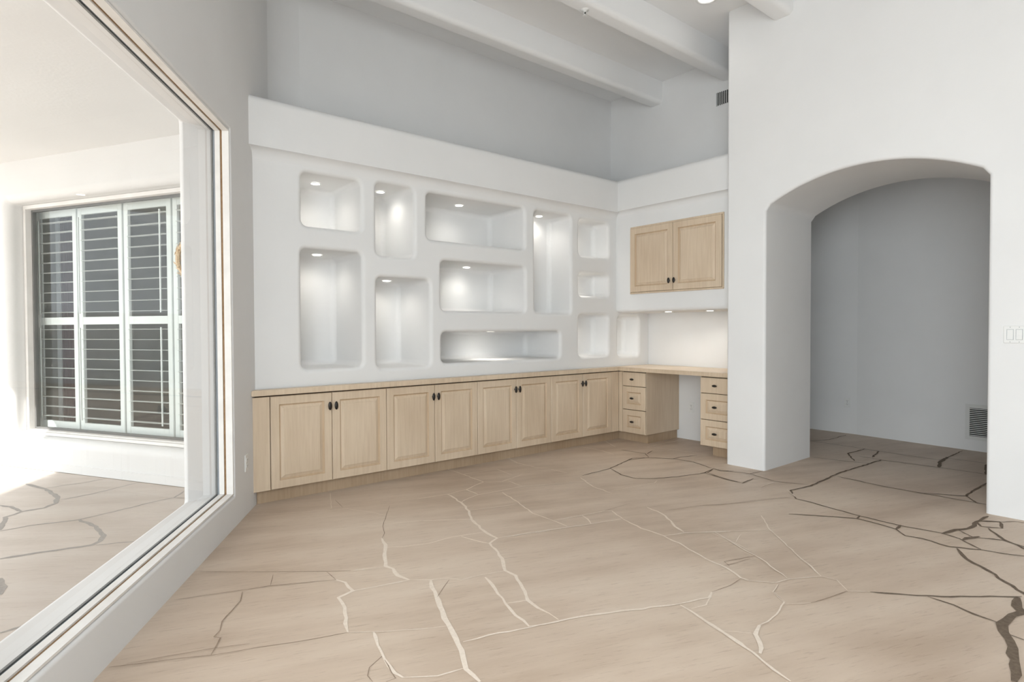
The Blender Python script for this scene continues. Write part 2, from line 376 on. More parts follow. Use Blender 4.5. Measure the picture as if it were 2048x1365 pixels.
(3,24,[(-0.179,5.658),(-0.116,5.546),(-0.053,5.353)]),
(3,14,[(0.091,6.018),(0.199,6.038),(0.333,6.039),(0.49,6.09)]),
(3,16,[(0.17,5.547),(0.365,5.579),(0.622,5.718),(0.704,5.749)]),
(3,16,[(-0.158,4.921),(0.024,4.93),(0.235,4.875),(0.447,4.933),(0.682,5.023),(0.831,5.054),(0.927,5.207)]),
(3,14,[(0.831,5.054),(0.904,4.974)]),
(3,30,[(0.245,4.867),(0.319,4.635),(0.339,4.395),(0.313,4.293),(0.273,4.246),(0.101,4.276),(-0.141,4.318)]),
(3,14,[(0.29,4.232),(0.493,4.142),(0.638,4.144)]),
(3,20,[(-0.111,3.252),(-0.015,3.263),(0.074,3.296)]),
(3,12,[(-0.214,6.915),(-0.037,7.011)]),
(3,40,[(-0.132,3.976),(-0.121,3.826),(-0.125,3.724)]),
(1,3,[(0.505,3.111),(0.623,3.075),(0.891,2.982),(1.086,2.889)]),
(1,4,[(0.776,2.999),(0.742,2.902),(0.627,2.749),(0.601,2.669),(0.568,2.63),(0.587,2.605),(0.526,2.487)]),
(1,4,[(0.214,2.641),(0.388,2.56),(0.526,2.487),(0.656,2.439)]),
(1,3,[(0.671,3.39),(0.864,3.231)]),
(0,3,[(1.13,4.252),(1.253,4.175)]),
(1,3,[(0.265,2.629),(0.535,2.541),(0.667,2.479)])]

def ribbons(bm, kinds, z, mi_of, seed=3):
    rnd = random.Random(seed)
    for k, wd, pts in JOINTS:
        if k not in kinds: continue
        z += 0.000025
        wd = wd/1000.0*JW
        P = [Vector((x, y)) for x, y in pts]; Q = [P[0]]
        for a, b in zip(P, P[1:]):
            n = max(1, int((b-a).length/0.045))
            dr = (b-a).normalized(); nr = Vector((-dr.y, dr.x))
            for i in range(1, n+1):
                q = a.lerp(b, i/n)
                if i < n: q = q+nr*rnd.uniform(-1, 1)*min(0.006, wd*0.45)
                Q.append(q)
        L_, R2 = [], []
        for i, q in enumerate(Q):
            t = (Q[min(i+1, len(Q)-1)]-Q[max(i-1, 0)]).normalized(); n = Vector((-t.y, t.x))
            e = 0.45 if i in (0, len(Q)-1) else 1.0
            h = wd/2*e*rnd.uniform(0.62, 1.32); h2 = wd/2*e*rnd.uniform(0.62, 1.32)
            L_.append(bm.verts.new((q.x+n.x*h, q.y+n.y*h, z))); R2.append(bm.verts.new((q.x-n.x*h2, q.y-n.y*h2, z)))
        for i in range(len(Q)-1):
            f = bm.faces.new((L_[i], L_[i+1], R2[i+1], R2[i])); f.material_index = mi_of[k]
            if f.normal.z < 0: f.normal_flip()
def slab_poly(bm, pts, z, mi=0):
    f = bm.faces.new([bm.verts.new((x, y, z)) for x, y in pts]); f.material_index = mi
def floor_obj(name, poly, kinds, mats, mi_of, z=0.0):
    bm = bmesh.new(); slab_poly(bm, poly, z); slab_poly(bm, poly[::-1], z-0.12)
    ribbons(bm, kinds, z+0.0006, mi_of)
    for f in bm.faces: f.normal_update()
    me = bpy.data.meshes.new(name)
    for f in bm.faces:
        if f.calc_center_median().z > -0.05 and f.normal.z < 0: f.normal_flip()
    bm.to_mesh(me); bm.free()
    for x in mats: me.materials.append(x)
    o = bpy.data.objects.new(name, me); COL.objects.link(o); return o
def uw(u, off): p = ND*off+UD*u; return (p.x, p.y)
FLOORPOLY = [uw(-4.2, 1.2), (5.2, -5.2), (8.0, -5.2), (8.0, 5.3), (1.72, 5.3)]
struct(floor_obj('floor', FLOORPOLY, (0, 1, 2), [M_STONE, M_GL, M_GH, M_GD], {0: 1, 1: 2, 2: 3}), 'sandstone flagstone floor with irregular joints')
def pv(v, m): p = MD*m+VD*v; return (p.x, p.y)
POR = [(-34, -22), (6.5, -22), (6.5, 24), (-34, 24)]
struct(floor_obj('porch_floor', POR, (3,), [M_STONE_P, M_GP], {3: 1}, -0.004), 'sandstone paving of the covered porch beyond the window')

# ---- cabinet wall: niche face, soffit band, upper wall
def N_(x0, x1, z0, z1, depth=0.565): return ((x0, x1, z0, z1, depth), dict(rb=0.034, rc=0.05))
NICHES = [(1.612, 2.094, 2.052, 2.462), (2.225, 2.578, 1.874, 2.478), (2.708, 3.828, 2.051, 2.463), (1.603, 2.096, 0.961, 1.885),
          (2.225, 2.733, 0.941, 1.70), (2.850, 3.833, 1.429, 1.88), (2.853, 4.315, 0.958, 1.238)]
SHAL = [(3.963, 4.474, 1.421, 2.465, 0.34), (4.600, 5.070, 2.054, 2.448, 0.24), (4.595, 5.067, 1.62, 1.866, 0.24), (4.595, 5.066, 0.96, 1.42, 0.24), (5.235, 5.61, 0.945, 1.405, 0.24)]
holes = [N_(*n) for n in NICHES]+[N_(*n) for n in SHAL]
struct(panel('wall_niches', XT, 1.20, 5.79, 0.787, 2.62, holes, M_WALL), 'white plaster wall with rounded display niches')
bm = bmesh.new()
prof = [(4.50, 2.515)]+arc(4.466+0.03, 2.50, 0.03, 178, 180, 1)[:0]+[(4.466, 2.50)]+[(4.466-0.076*(1-math.cos(t*PI/8)), 2.50+0.07*math.sin(t*PI/8)*1.0) for t in range(1, 5)]+[(4.39, 2.62), (4.39, 2.86)]+arc(4.39+0.05, 2.928-0.05, 0.05, 180, 90, 6)+[(5.065, 2.928), (5.065, 2.515)]
prism(bm, prof, lambda p, q, s: Vector((s, p, q)), 1.10, 5.79); sharpen(bm, 40)
struct(link('wall_soffit', bm, M_WALL, smooth=True), 'white plaster soffit band with a ledge on top')
bm = bmesh.new(); box(bm, 1.25, 5.90, 5.06, 5.25, 0, 4.3); struct(link('wall_back', bm, M_WALL), 'upper white wall behind the plaster ledge')
# soft rounded corner between the window wall and the upper back wall
bm = bmesh.new(); cor = Vector(((ND.y*5.06-1.16)/-ND.x, 5.06, 0)); d1 = Vector((1, 0, 0)); d2 = -UD; half = d1.angle(d2)/2; rr_ = 0.5; tt = rr_/math.tan(half)
p1 = cor+d2*tt; p2 = cor+d1*tt; cc = p1+Vector((UD.y, -UD.x, 0))*rr_
cc = cc+(cor-cc).normalized()*0.006; p1 = p1-Vector((UD.y, -UD.x, 0))*0.005; p2 = p2+Vector((0, .005, 0)); cor = cor+(cor-cc).normalized()*0.05; pts = [cor]; a1_ = math.atan2(*(p1-cc).to_2d().yx); a2_ = math.atan2(*(p2-cc).to_2d().yx)
if a1_ < a2_: a1_ += 2*PI
for i in range(15):
    a = a1_+(a2_-a1_)*i/14; pts.append(Vector((cc.x+rr_*math.cos(a), cc.y+rr_*math.sin(a), 0)))
prism(bm, [(p.x, p.y) for p in pts], lambda p, q, s: Vector((p, q, s)), 2.92, 4.16); sharpen(bm, 40)
struct(link('wall_corner', bm, M_WALL, smooth=True), 'rounded inside corner above the plaster ledge')
# ---- desk wall
dh = [((3.125, 4.245, 1.657, 2.378), dict(depth=0.30, rb=0.012, rc=0.02, rf=0.01))]
dh = [((h[0][0], h[0][1], h[0][2], h[0][3], h[1].pop('depth')), h[1]) for h in dh]
struct(panel('wall_desk', YT, 2.90, 4.47, 1.485, 2.62, dh, M_WALL), 'white plaster wall over the desk')
bm = bmesh.new()
prof = [(5.2, 1.485)]+arc(5.24, 1.485, 0.04, 180, 270, 6)[1:]+[(5.80, 1.445), (5.80, 1.485)]
prism(bm, prof, lambda p, q, s: Vector((p, s, q)), 2.9, 4.47); sharpen(bm, 50)
prof = [(5.2, 2.53)]+[(5.2-0.06*(1-math.cos(t*PI/8)), 2.53+0.05*math.sin(t*PI/8)) for t in range(1, 5)]+[(5.14, 2.62), (5.14, 2.86)]+arc(5.14+0.05, 2.928-0.05, 0.05, 180, 90, 6)+[(5.80, 2.928), (5.80, 2.53)]
prism(bm, prof, lambda p, q, s: Vector((p, s, q)), 2.9, 4.47); sharpen(bm, 40)
struct(link('wall_desk_soffit', bm, M_WALL, smooth=True), 'white plaster band and underside above the desk')
bm = bmesh.new(); box(bm, 5.79, 5.92, 2.9, 5.25, 0, 4.3); struct(link('wall_desk_back', bm, M_WALL), 'white wall behind the desk')
# ---- arch wall
bm = bmesh.new()
yl, yr, zs, zt = 2.598, 1.045, 2.318, 2.531
hc = (yl-yr)/2; sg = zt-zs; Rr = (hc*hc+sg*sg)/(2*sg); yc = (yl+yr)/2; zc = zt-Rr; a1 = math.asin(hc/Rr)
path = [(yr, 0.0), (yr, zs-0.03)]+[(yc+Rr*math.sin(-a1+2*a1*i/36), zc+Rr*math.cos(-a1+2*a1*i/36)) for i in range(1, 36)]+[(yl, zs-0.03), (yl, 0.0)]
def offs(path, o):
    out = []
    for i, (y, z) in enumerate(path):
        a = Vector(path[max(i-1, 0)]); b = Vector(path[min(i+1, len(path)-1)]); t = (b-a).normalized()
        n = Vector((-t.y, t.x)); out.append((y+n.x*o, z+n.y*o if i not in (0, len(path)-1) else z))
    return out
rb = 0.024; rings = []
for k in range(7):
    t = k/6*PI/2; rings.append([bm.verts.new((5.0+rb*(1-math.cos(t)), y, z)) for y, z in offs(path, rb*(1-math.sin(t)))])
rings.append([bm.verts.new((5.88, y, z)) for y, z in path])
for a, b in zip(rings, rings[1:]): bridge(bm, a, b, closed=False)
re = 0.022; YE = 2.966
o1 = [bm.verts.new((5.0, -5.2, 0)), bm.verts.new((5.0, -5.2, 4.2)), bm.verts.new((5.0, YE-re, 4.2)), bm.verts.new((5.0, YE-re, 0))]
loop = [o1[3]]+rings[0][::-1]+[o1[0], o1[1], o1[2]]
es = [bm.edges.new((loop[i], loop[(i+1) % len(loop)])) if not bm.edges.get((loop[i], loop[(i+1) % len(loop)])) else bm.edges.get((loop[i], loop[(i+1) % len(loop)])) for i in range(len(loop))]
bmesh.ops.triangle_fill(bm, edges=es, use_beauty=True)
pe = [(5.0+re-re*math.cos(t*PI/12), YE-re+re*math.sin(t*PI/12)) for t in range(0, 7)]+[(5.88, YE)]
lo = [o1[3]]+[bm.verts.new((x, y, 0)) for x, y in pe[1:]]; hi = [o1[2]]+[bm.verts.new((x, y, 4.2)) for x, y in pe[1:]]
for i in range(len(pe)-1): bm.faces.new((lo[i], lo[i+1], hi[i+1], hi[i]))
bk = [bm.verts.new((5.88, -5.2, 0)), bm.verts.new((5.88, -5.2, 4.2))]
l2 = [lo[-1]]+rings[-1][::-1]+[bk[0], bk[1], hi[-1]]
es = [bm.edges.get((l2[i], l2[(i+1) % len(l2)])) or bm.edges.new((l2[i], l2[(i+1) % len(l2)])) for i in range(len(l2))]
bmesh.ops.triangle_fill(bm, edges=es, use_beauty=True)
sharpen(bm, 50)
struct(link('wall_arch', bm, M_WALL, smooth=True, wn=True), 'thick white plaster wall with a rounded arched opening')
# ---- hall behind the arch
bm = bmesh.new()
hp = [(7.56, 5.2), (7.56, 2.80), (7.545, 2.68), (7.50, 2.25), (7.40, 1.0), (7.30, -0.3), (7.9, -0.3), (7.9, 5.2)]
prism(bm, hp, lambda p, q, s: Vector((p, q, s)), 0, 3.0); struct(link('wall_hall', bm, M_WALL), 'white wall of the hall beyond the arch')
bm = bmesh.new(); box(bm, 5.6, 7.9, -0.45, -0.3, 0, 3.0); struct(link('wall_hall_right', bm, M_WALL))
bm = bmesh.new(); box(bm, 5.88, 7.9, 4.6, 4.75, 0, 3.0); struct(link('wall_hall_left', bm, M_WALL))
bm = bmesh.new(); box(bm, 5.7, 7.9, -0.4, 5.2, 2.95, 3.1); struct(link('ceiling_hall', bm, M_CEIL))
# ---- ceiling
bm = bmesh.new(); pts = [uw(-4.4, 1.5), (6.2, -5.4), (6.2, 5.3), (1.3, 5.3)]
prism(bm, pts, lambda p, q, s: Vector((p, q, s)), 4.156, 4.3); struct(link('ceiling', bm, M_CEIL), 'flat white plaster ceiling between rounded beams')
for i, (y0, x1) in enumerate([(4.270, 5.80), (3.325, 5.80), (2.368, 5.02), (1.415, 5.02), (0.46, 5.02), (-0.495, 5.02), (-1.45, 5.02), (-2.4, 5.02)]):
    r = 0.045; y1 = y0+0.18
    pr = [(y0, 4.17)]+arc(y0+r, 3.90+r, r, 180, 270, 6)+arc(y1-r, 3.90+r, r, 270, 360, 6)+[(y1, 4.17)]
    xs = (0.5035*y0-1.16)/0.864-0.25
    bm = bmesh.new(); prism(bm, pr, lambda p, q, s: Vector((s, p, q)), xs, x1); sharpen(bm, 50)
    struct(link('trim_%d' % (i+1), bm, M_CEIL, smooth=True), 'rounded white plaster ceiling beam')
# ---- window wall (three openings; the first is in view, the unseen one is placed for added light)
WZ0, WZ1 = 0.205, 2.528
bm = bmesh.new()
outer = [bm.verts.new(WT(u, z, 0)) for u, z in ((-4.3, 0), (5.2, 0), (5.2, 4.3), (-4.3, 4.3))]
ops = [(1.75, 3.985), (-3.2, 0.9)]
hs, ho = [], []
for (a, b) in ops:
    hs.append(niche(bm, WT, a, b, WZ0, WZ1, 0.108, rb=0.022, rc=0.004, back=False))
    Rg = [ring(bm, rrect(a, b, WZ0, WZ1, 0.004), WT, 0.1085), ring(bm, rrect(a+0.10, b-0.105, WZ0+0.0, WZ1-0.0, 0.01), WT, 0.235)]
    for k in range(1, 6):
        t = k/5*PI/2; g = 0.035*(1-math.cos(t)); Rg.append(ring(bm, rrect(a+0.10-g, b-0.105+g, WZ0-g, WZ1+g, 0.01+g), WT, 0.235+0.035*math.sin(t)))
    for p, q in zip(Rg, Rg[1:]): bridge(bm, p, q)
    ho.append(Rg[-1])
fillholes(bm, outer, hs)
outer2 = [bm.verts.new(WT(u, z, 0.27)) for u, z in ((-4.3, 0), (5.2, 0), (5.2, 4.3), (-4.3, 4.3))]
fillholes(bm, outer2, ho); sharpen(bm, 55)
struct(link('wall_window', bm, M_WALL, smooth=True, wn=True), 'white plaster wall around the large fixed window')
# ---- rear walls behind the camera, opening added to bounce sun up to the ceiling
bm = bmesh.new()
pa = Vector((*uw(-4.2, 1.3), 0)); pb = Vector((5.2, -5.2, 0)); dr = (pb-pa).normalized(); ln = (pb-pa).length; nr = Vector((dr.y, -dr.x, 0))
def RT(s, z, d): return pa+dr*s+nr*d+Vector((0, 0, z))
outer = [bm.verts.new(RT(s, z, 0)) for s, z in ((-.3, 0), (ln+.3, 0), (ln+.3, 4.3), (-.3, 4.3))]
rop = [(0.4, 2.8)]
hs = [niche(bm, RT, a, b, 0.25, 2.9, 0.2, rb=0.03, rc=0.03, back=False) for a, b in rop]
fillholes(bm, outer, hs)
struct(link('wall_rear', bm, M_WALL, smooth=True, wn=True))
for i, (a, b) in enumerate(rop):
    area('rear_fill', RT((a+b)/2, 1.55, 0.12), -nr+Vector((0, 0, TILT)), (b-a)*0.96, 2.3, REARP, AC)  # added area lamp in the rear opening, lifts the room's brightness
for (a, b) in ops[1:]:
    area('side_fill', WT((a+b)/2, 1.36, -0.25), Vector((0.86, 0.50, TILT)), (b-a)*0.95, 1.9, SIDEP, AC)  # added area lamp, aimed to even out brightness along the arch wall
# ---- porch wall, porch roof
bm = bmesh.new()
PV0, PV1, PZ0, PZ1 = 4.02, 6.32, 0.285, 2.452
outer = [bm.verts.new(PT(v, z, 0)) for v, z in ((3.64, 0), (12.5, 0), (12.5, 2.95), (3.64, 2.95))]
h = niche(bm, PT, PV0, PV1, PZ0, PZ1, 0.30, rb=0.075, rc=0.02, back=False)
fillholes(bm, outer, [h]); sharpen(bm, 60)
struct(link('wall_porch', bm, M_EXT, smooth=True, wn=True), 'thick white stucco porch wall with a rounded window ledge')
bm = bmesh.new(); box(bm, 3.68, 12.5, -0.008, 0.03, 0, 0.072, T=lambda c: PT(c.x, c.z, c.y))
struct(link('baseboard_porch', bm, M_EXT), 'low stucco base strip under the porch window')
bm = bmesh.new(); pts = [uw(-9, 1.42), uw(5.4, 1.42), pv(3.4, 3.6), pv(8.4, 3.6), uw(7.45, ROOFN), uw(-9, ROOFN)]
prism(bm, pts, lambda p, q, s: Vector((p, q, s)), 2.82, 3.05); struct(link('ceiling_porch', bm, M_EXT), 'white porch ceiling')

# ================================================================== MAIN WINDOW
def rectring(bm, T, u0, u1, z0, z1, wdt, d0, d1, mi=0):
    box(bm, u0, u1, d0, d1, z0, z0+wdt, T=lambda c: T(c.x, c.z, c.y), mi=mi)
    box(bm, u0, u1, d0, d1, z1-wdt, z1, T=lambda c: T(c.x, c.z, c.y), mi=mi)
    box(bm, u0, u0+wdt, d0, d1, z0+wdt, z1-wdt, T=lambda c: T(c.x, c.z, c.y), mi=mi)
    box(bm, u1-wdt, u1, d0, d1, z0+wdt, z1-wdt, T=lambda c: T(c.x, c.z, c.y), mi=mi)
for i, (a, b) in enumerate(ops):
    W = bpy.data.objects.new('window_%d' % (i+1), None); COL.objects.link(W)  # only the first is in view; window_2 fills the unseen opening placed for added light
    struct(W, 'large fixed window with white painted frame' if i == 0 else None)
    a += 0.002; b -= 0.002; z0 = WZ0+0.002; z1 = WZ1-0.002
    bm = bmesh.new(); rectring(bm, WT, a, b, z0, z1, 0.010, 0.006, 0.046); link('casing', bm, M_TRIM, W)
    bm = bmesh.new(); rectring(bm, WT, a, b, z0, z1, 0.006, 0.046, 0.058); link('stained_stop', bm, M_STAIN, W)
    bm = bmesh.new(); rectring(bm, WT, a, b, z0, z1, 0.014, 0.058, 0.088); link('sash', bm, M_TRIM, W)
    bm = bmesh.new(); rectring(bm, WT, a, b, z0, z1, 0.010, 0.088, 0.095); link('gasket', bm, M_GASKET, W)
    bm = bmesh.new(); box(bm, a+0.006, b-0.006, 0.0955, 0.1015, z0+0.006, z1-0.006, T=lambda c: WT(c.x, c.z, c.y)); link('pane', bm, M_GLASS, W)
    bm = bmesh.new(); rectring(bm, WT, a, b, z0, z1, 0.012, 0.102, 0.112); link('outer_channel', bm, M_ALU if i == 0 else M_TRIM, W)

# ================================================================== SHUTTERED PORCH WINDOW
W = bpy.data.objects.new('window_4', None); COL.objects.link(W); struct(W, 'porch window with plantation shutters behind the glass')
bm = bmesh.new(); rectring(bm, PT, PV0+.003, PV1-.003, PZ0+.003, PZ1-.003, 0.035, 0.14, 0.205); link('frame', bm, M_TRIM, W)
bm = bmesh.new(); rectring(bm, PT, PV0+.003, PV1-.003, PZ0+.003, PZ1-.003, 0.055, 0.19, 0.225); link('channel', bm, M_ALU, W)
bm = bmesh.new(); box(bm, PV0+.004, PV1-.004, 0.10, 0.19, PZ0+.002, PZ0+.03, 0.006, T=lambda c: PT(c.x, c.z, c.y)); link('window_sill', bm, M_TRIM, W)
bm = bmesh.new(); box(bm, PV0+.05, PV1-.05, 0.205, 0.209, PZ0+.05, PZ1-.05, T=lambda c: PT(c.x, c.z, c.y)); link('pane', bm, M_GLASS2, W)
shlab = ['white louvered shutter panel farthest left, a dark red curtain behind it', 'white louvered shutter panel second from the left in the porch window',
         'white louvered shutter panel with a thin rod at its right, third from the left', 'white louvered shutter panel mostly hidden by the window reveal, beside the dried wreath']
def make_shutter(v0, v1, rod, label, k):
    t = thing('window_shutter', label, 'shutter', PT((v0+v1)/2, PZ0, 0.30), 'white shutters in the porch window')
    inv = t.location.copy()
    def T(c): return PT(c.x, c.z, c.y)-inv
    z0, z1, zm = 0.305, 2.435, 1.355
    st = 0.055
    bm = bmesh.new()
    box(bm, v0, v0+st, 0.285, 0.315, z0, z1, 0.004, 1, T=T); box(bm, v1-st, v1, 0.285, 0.315, z0, z1, 0.004, 1, T=T)
    box(bm, v0+st, v1-st, 0.287, 0.313, z0, z0+0.085, T=T); box(bm, v0+st, v1-st, 0.287, 0.313, z1-0.085, z1, T=T); box(bm, v0+st, v1-st, 0.287, 0.313, zm-0.035, zm+0.035, T=T)
    link('frame', bm, M_SHUT, t)
    for a, b in ((z0+0.085, zm-0.035), (zm+0.035, z1-0.085)):
        bm = bmesh.new(); n = 10; th = math.radians(LOUV)
        for i in range(n):
            zc_ = a+(b-a)*(i+0.5)/n
            pr = [(0.034*math.cos(q*PI/4), 0.0035*math.sin(q*PI/4)) for q in range(8)]
            pr = [(x*math.cos(th)-y*math.sin(th), x*math.sin(th)+y*math.cos(th)) for x, y in pr]
            prism(bm, pr, lambda p, q, s: PT(s, zc_+q, 0.30+p)-inv, v0+st+.002, v1-st-.002)
        link('louvers', bm, M_SHUT, t)
        bm = bmesh.new(); box(bm, rod-0.005, rod+0.005, 0.250, 0.260, a+0.03, b-0.03, T=T); link('tilt_rod', bm, M_SHUT, t)
for k, (v0, v1, rod) in enumerate([(5.800, 6.375, 6.29), (5.190, 5.780, 5.722), (4.585, 5.168, 4.68), (3.98, 4.565, 4.25)]): make_shutter(v0, v1, rod, shlab[k], k)
bm = bmesh.new(); rectring(bm, PT, 3.93, 6.45, 0.22, 2.53, 0.075, 0.275, 0.33); struct(link('trim_9', bm, M_SHUT), 'white frame around the shutters')
bm = bmesh.new(); box(bm, 6.545, 6.60, 0.60, 0.66, 0.01, 2.7, T=lambda c: PT(c.x, c.z, c.y)); struct(link('trim_10', bm, M_SHUT), 'pale post inside the far room')
# wreath on the glass at the right end
t = thing('dried_wreath', 'tan dried straw wreath hanging on the porch window, half hidden by the reveal', 'wreath', PT(4.26, 1.86, 0.165))
bm = bmesh.new(); rnd = random.Random(5)
for k in range(260):
    a = rnd.uniform(0, 2*PI); r = 0.105+rnd.gauss(0, 0.018); c = Vector((r*math.cos(a), rnd.uniform(-0.02, 0.03), r*math.sin(a)*1.25))
    d = Vector((-math.sin(a)+rnd.gauss(0, .5), rnd.gauss(0, .5), math.cos(a)+rnd.gauss(0, .5))).normalized()*0.028; s = Vector((rnd.gauss(0, 1), rnd.gauss(0, 1), rnd.gauss(0, 1))).normalized()*0.006
    q = [c-d, c-s, c+d, c+s]; q2 = [VD*p.x+MD*p.y+Vector((0, 0, p.z)) for p in q]
    bm.faces.new([bm.verts.new(p) for p in q2])
link('straw', bm, M_STRAW, t)
bm = bmesh.new(); nseg = 20
for i in range(nseg):
    pass
r0 = [[VD*((0.105+0.018*math.cos(b*PI/3))*math.cos(a*2*PI/nseg))+MD*(0.018*math.sin(b*PI/3))+Vector((0, 0, (0.131+0.018*math.cos(b*PI/3))*math.sin(a*2*PI/nseg))) for b in range(6)] for a in range(nseg)]
vv = [[bm.verts.new(p) for p in rr] for rr in r0]
for i in range(nseg): bridge(bm, vv[i], vv[(i+1) % nseg])
link('ring', bm, M_STRAW, t)
# the dim room behind the shutters
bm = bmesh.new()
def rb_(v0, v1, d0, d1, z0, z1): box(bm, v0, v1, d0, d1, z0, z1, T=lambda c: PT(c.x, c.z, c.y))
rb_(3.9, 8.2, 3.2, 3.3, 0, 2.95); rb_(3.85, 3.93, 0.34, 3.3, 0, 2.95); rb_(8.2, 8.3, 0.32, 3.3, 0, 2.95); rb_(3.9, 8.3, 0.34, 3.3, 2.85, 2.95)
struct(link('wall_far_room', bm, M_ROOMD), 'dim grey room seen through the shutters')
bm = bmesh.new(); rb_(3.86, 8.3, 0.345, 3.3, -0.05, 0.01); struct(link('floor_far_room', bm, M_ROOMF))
bm = bmesh.new(); n = 40
pr = [(6.25+0.29*i/n, 0.62+0.025*math.sin(i*1.3)) for i in range(n+1)]; pr = pr+[(x, y+0.01) for x, y in pr[::-1]]
prism(bm, pr, lambda p, q, s: PT(p, s, q), 0.02, 2.6)
tag(link('curtain', bm, M_CURT, smooth=True), 'dark red curtain standing inside behind the leftmost porch shutter', 'curtain')

# ================================================================== CABINETS
def door_mesh(bm, w_, h_, T, fr=0.06, th=0.020, raised=True):
    """front at d=0 (towards the viewer is -d); T(x, z, d)"""
    def rr(i, d): return [bm.verts.new(T(x, z, d)) for x, z in ((i, i), (w_-i, i), (w_-i, h_-i), (i, h_-i))]
    seq = [(0.0, th, 0), (0.0, 0.004, 0), (0.004, 0.0, 0)]
    if raised: seq += [(fr, 0.0, 0), (fr+0.003, 0.005, 1), (fr+0.009, 0.0115, 1), (fr+0.013, 0.012, 1), (fr+0.033, 0.0035, 0), (fr+0.035, 0.001, 0), (fr+0.038, 0.0005, 0)]
    R = [rr(i, d) for i, d, _ in seq]
    for k in range(len(R)-1): bridge(bm, R[k], R[k+1], seq[k+1][2])
    bm.faces.new(R[-1]); bm.faces.new(R[0][::-1])
def knob_mesh(bm, c, T, vertical=True, a=0.033, b=0.0145):
    prof = [(0.0, 1.0)]
    n, mseg = 8, 12; rows = []
    for i in range(1, n):
        t = PI*i/n; rows.append([(math.sin(t)*math.cos(2*PI*j/mseg), math.sin(t)*math.sin(2*PI*j/mseg), math.cos(t)) for j in range(mseg)])
    def P(x, y, z):
        l, s = z*a, x*b
        return T(c[0]+(s if vertical else l), c[1]+(l if vertical else s), -0.022+y*0.009)
    top = bm.verts.new(P(0, 0, 1)); bot = bm.verts.new(P(0, 0, -1)); vs = [[bm.verts.new(P(*p)) for p in r] for r in rows]
    for r1, r2 in zip(vs, vs[1:]): bridge(bm, r1, r2)
    for j in range(mseg):
        bm.faces.new((top, vs[0][j], vs[0][(j+1) % mseg])); bm.faces.new((bot, vs[-1][(j+1) % mseg], vs[-1][j]))
    r1 = [bm.verts.new(T(c[0]+0.006*math.cos(q*PI/5), c[1]+0.006*math.sin(q*PI/5), 0.0005)) for q in range(10)]
    r2 = [bm.verts.new(T(c[0]+0.006*math.cos(q*PI/5), c[1]+0.006*math.sin(q*PI/5), -0.018)) for q in range(10)]
    bridge(bm, r1, r2)
clab = ['pale maple base cabinet at the left end, beside the window wall', 'pale maple base cabinet, second from the window wall',
        'pale maple base cabinet, third from the window wall', 'pale maple base cabinet in the corner next to the desk drawers']
XD = [1.344, 1.8065, 2.271, 2.7345, 3.1945, 3.662, 4.121, 4.586, 5.047]
for k in range(4):
    xa, xm, xb = XD[2*k], XD[2*k+1], XD[2*k+2]
    bx0 = 1.24 if k == 0 else xa; bx1 = 5.165 if k == 3 else xb
    t = thing('base_cabinet', clab[k], 'cabinet', ((xa+xb)/2, 4.42, 0), 'row of maple base cabinets')
    o = t.location.copy()
    bm = bmesh.new(); xe = 1.60 if k == 0 else bx0+.0006
    prism(bm, [(bx0+.0006, 4.421), (bx1-.0006, 4.421), (bx1-.0006, 4.98), (xe, 4.98)], lambda p, q, s: Vector((p, q, s))-o, 0.10, 0.786); link('body', bm, M_DARKGAP, t)
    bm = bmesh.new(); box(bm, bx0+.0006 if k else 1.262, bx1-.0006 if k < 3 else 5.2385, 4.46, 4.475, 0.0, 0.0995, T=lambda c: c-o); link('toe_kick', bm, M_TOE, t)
    for j, (a, b) in enumerate(((xa, xm), (xm, xb))):
        g = 0.0022
        bm = bmesh.new(); T = lambda x, z, d, a=a: Vector((a+g+x, 4.40+d, 0.100+z))-o
        W_ = b-a-2*g; H_ = 0.678
        door_mesh(bm, W_, H_, T); D_ = link('door', bm, [M_WOOD, M_GLAZE], t)
        bm = bmesh.new(); knob_mesh(bm, ((W_-0.023) if j == 0 else 0.023, 0.577), T); link('knob', bm, M_KNOB, D_, smooth=True)
    if k == 0:
        bm = bmesh.new(); box(bm, 1.222, 1.340, 4.402, 4.42, 0.10, 0.778, 0.001, 1, T=lambda c: c-o); f = link('filler_panel', bm, M_WOOD, t)
    if k == 3:
        bm = bmesh.new(); box(bm, 5.051, 5.171, 4.404, 4.42, 0.10, 0.778, 0.001, 1, T=lambda c: c-o); link('filler_panel', bm, M_WOOD, t)
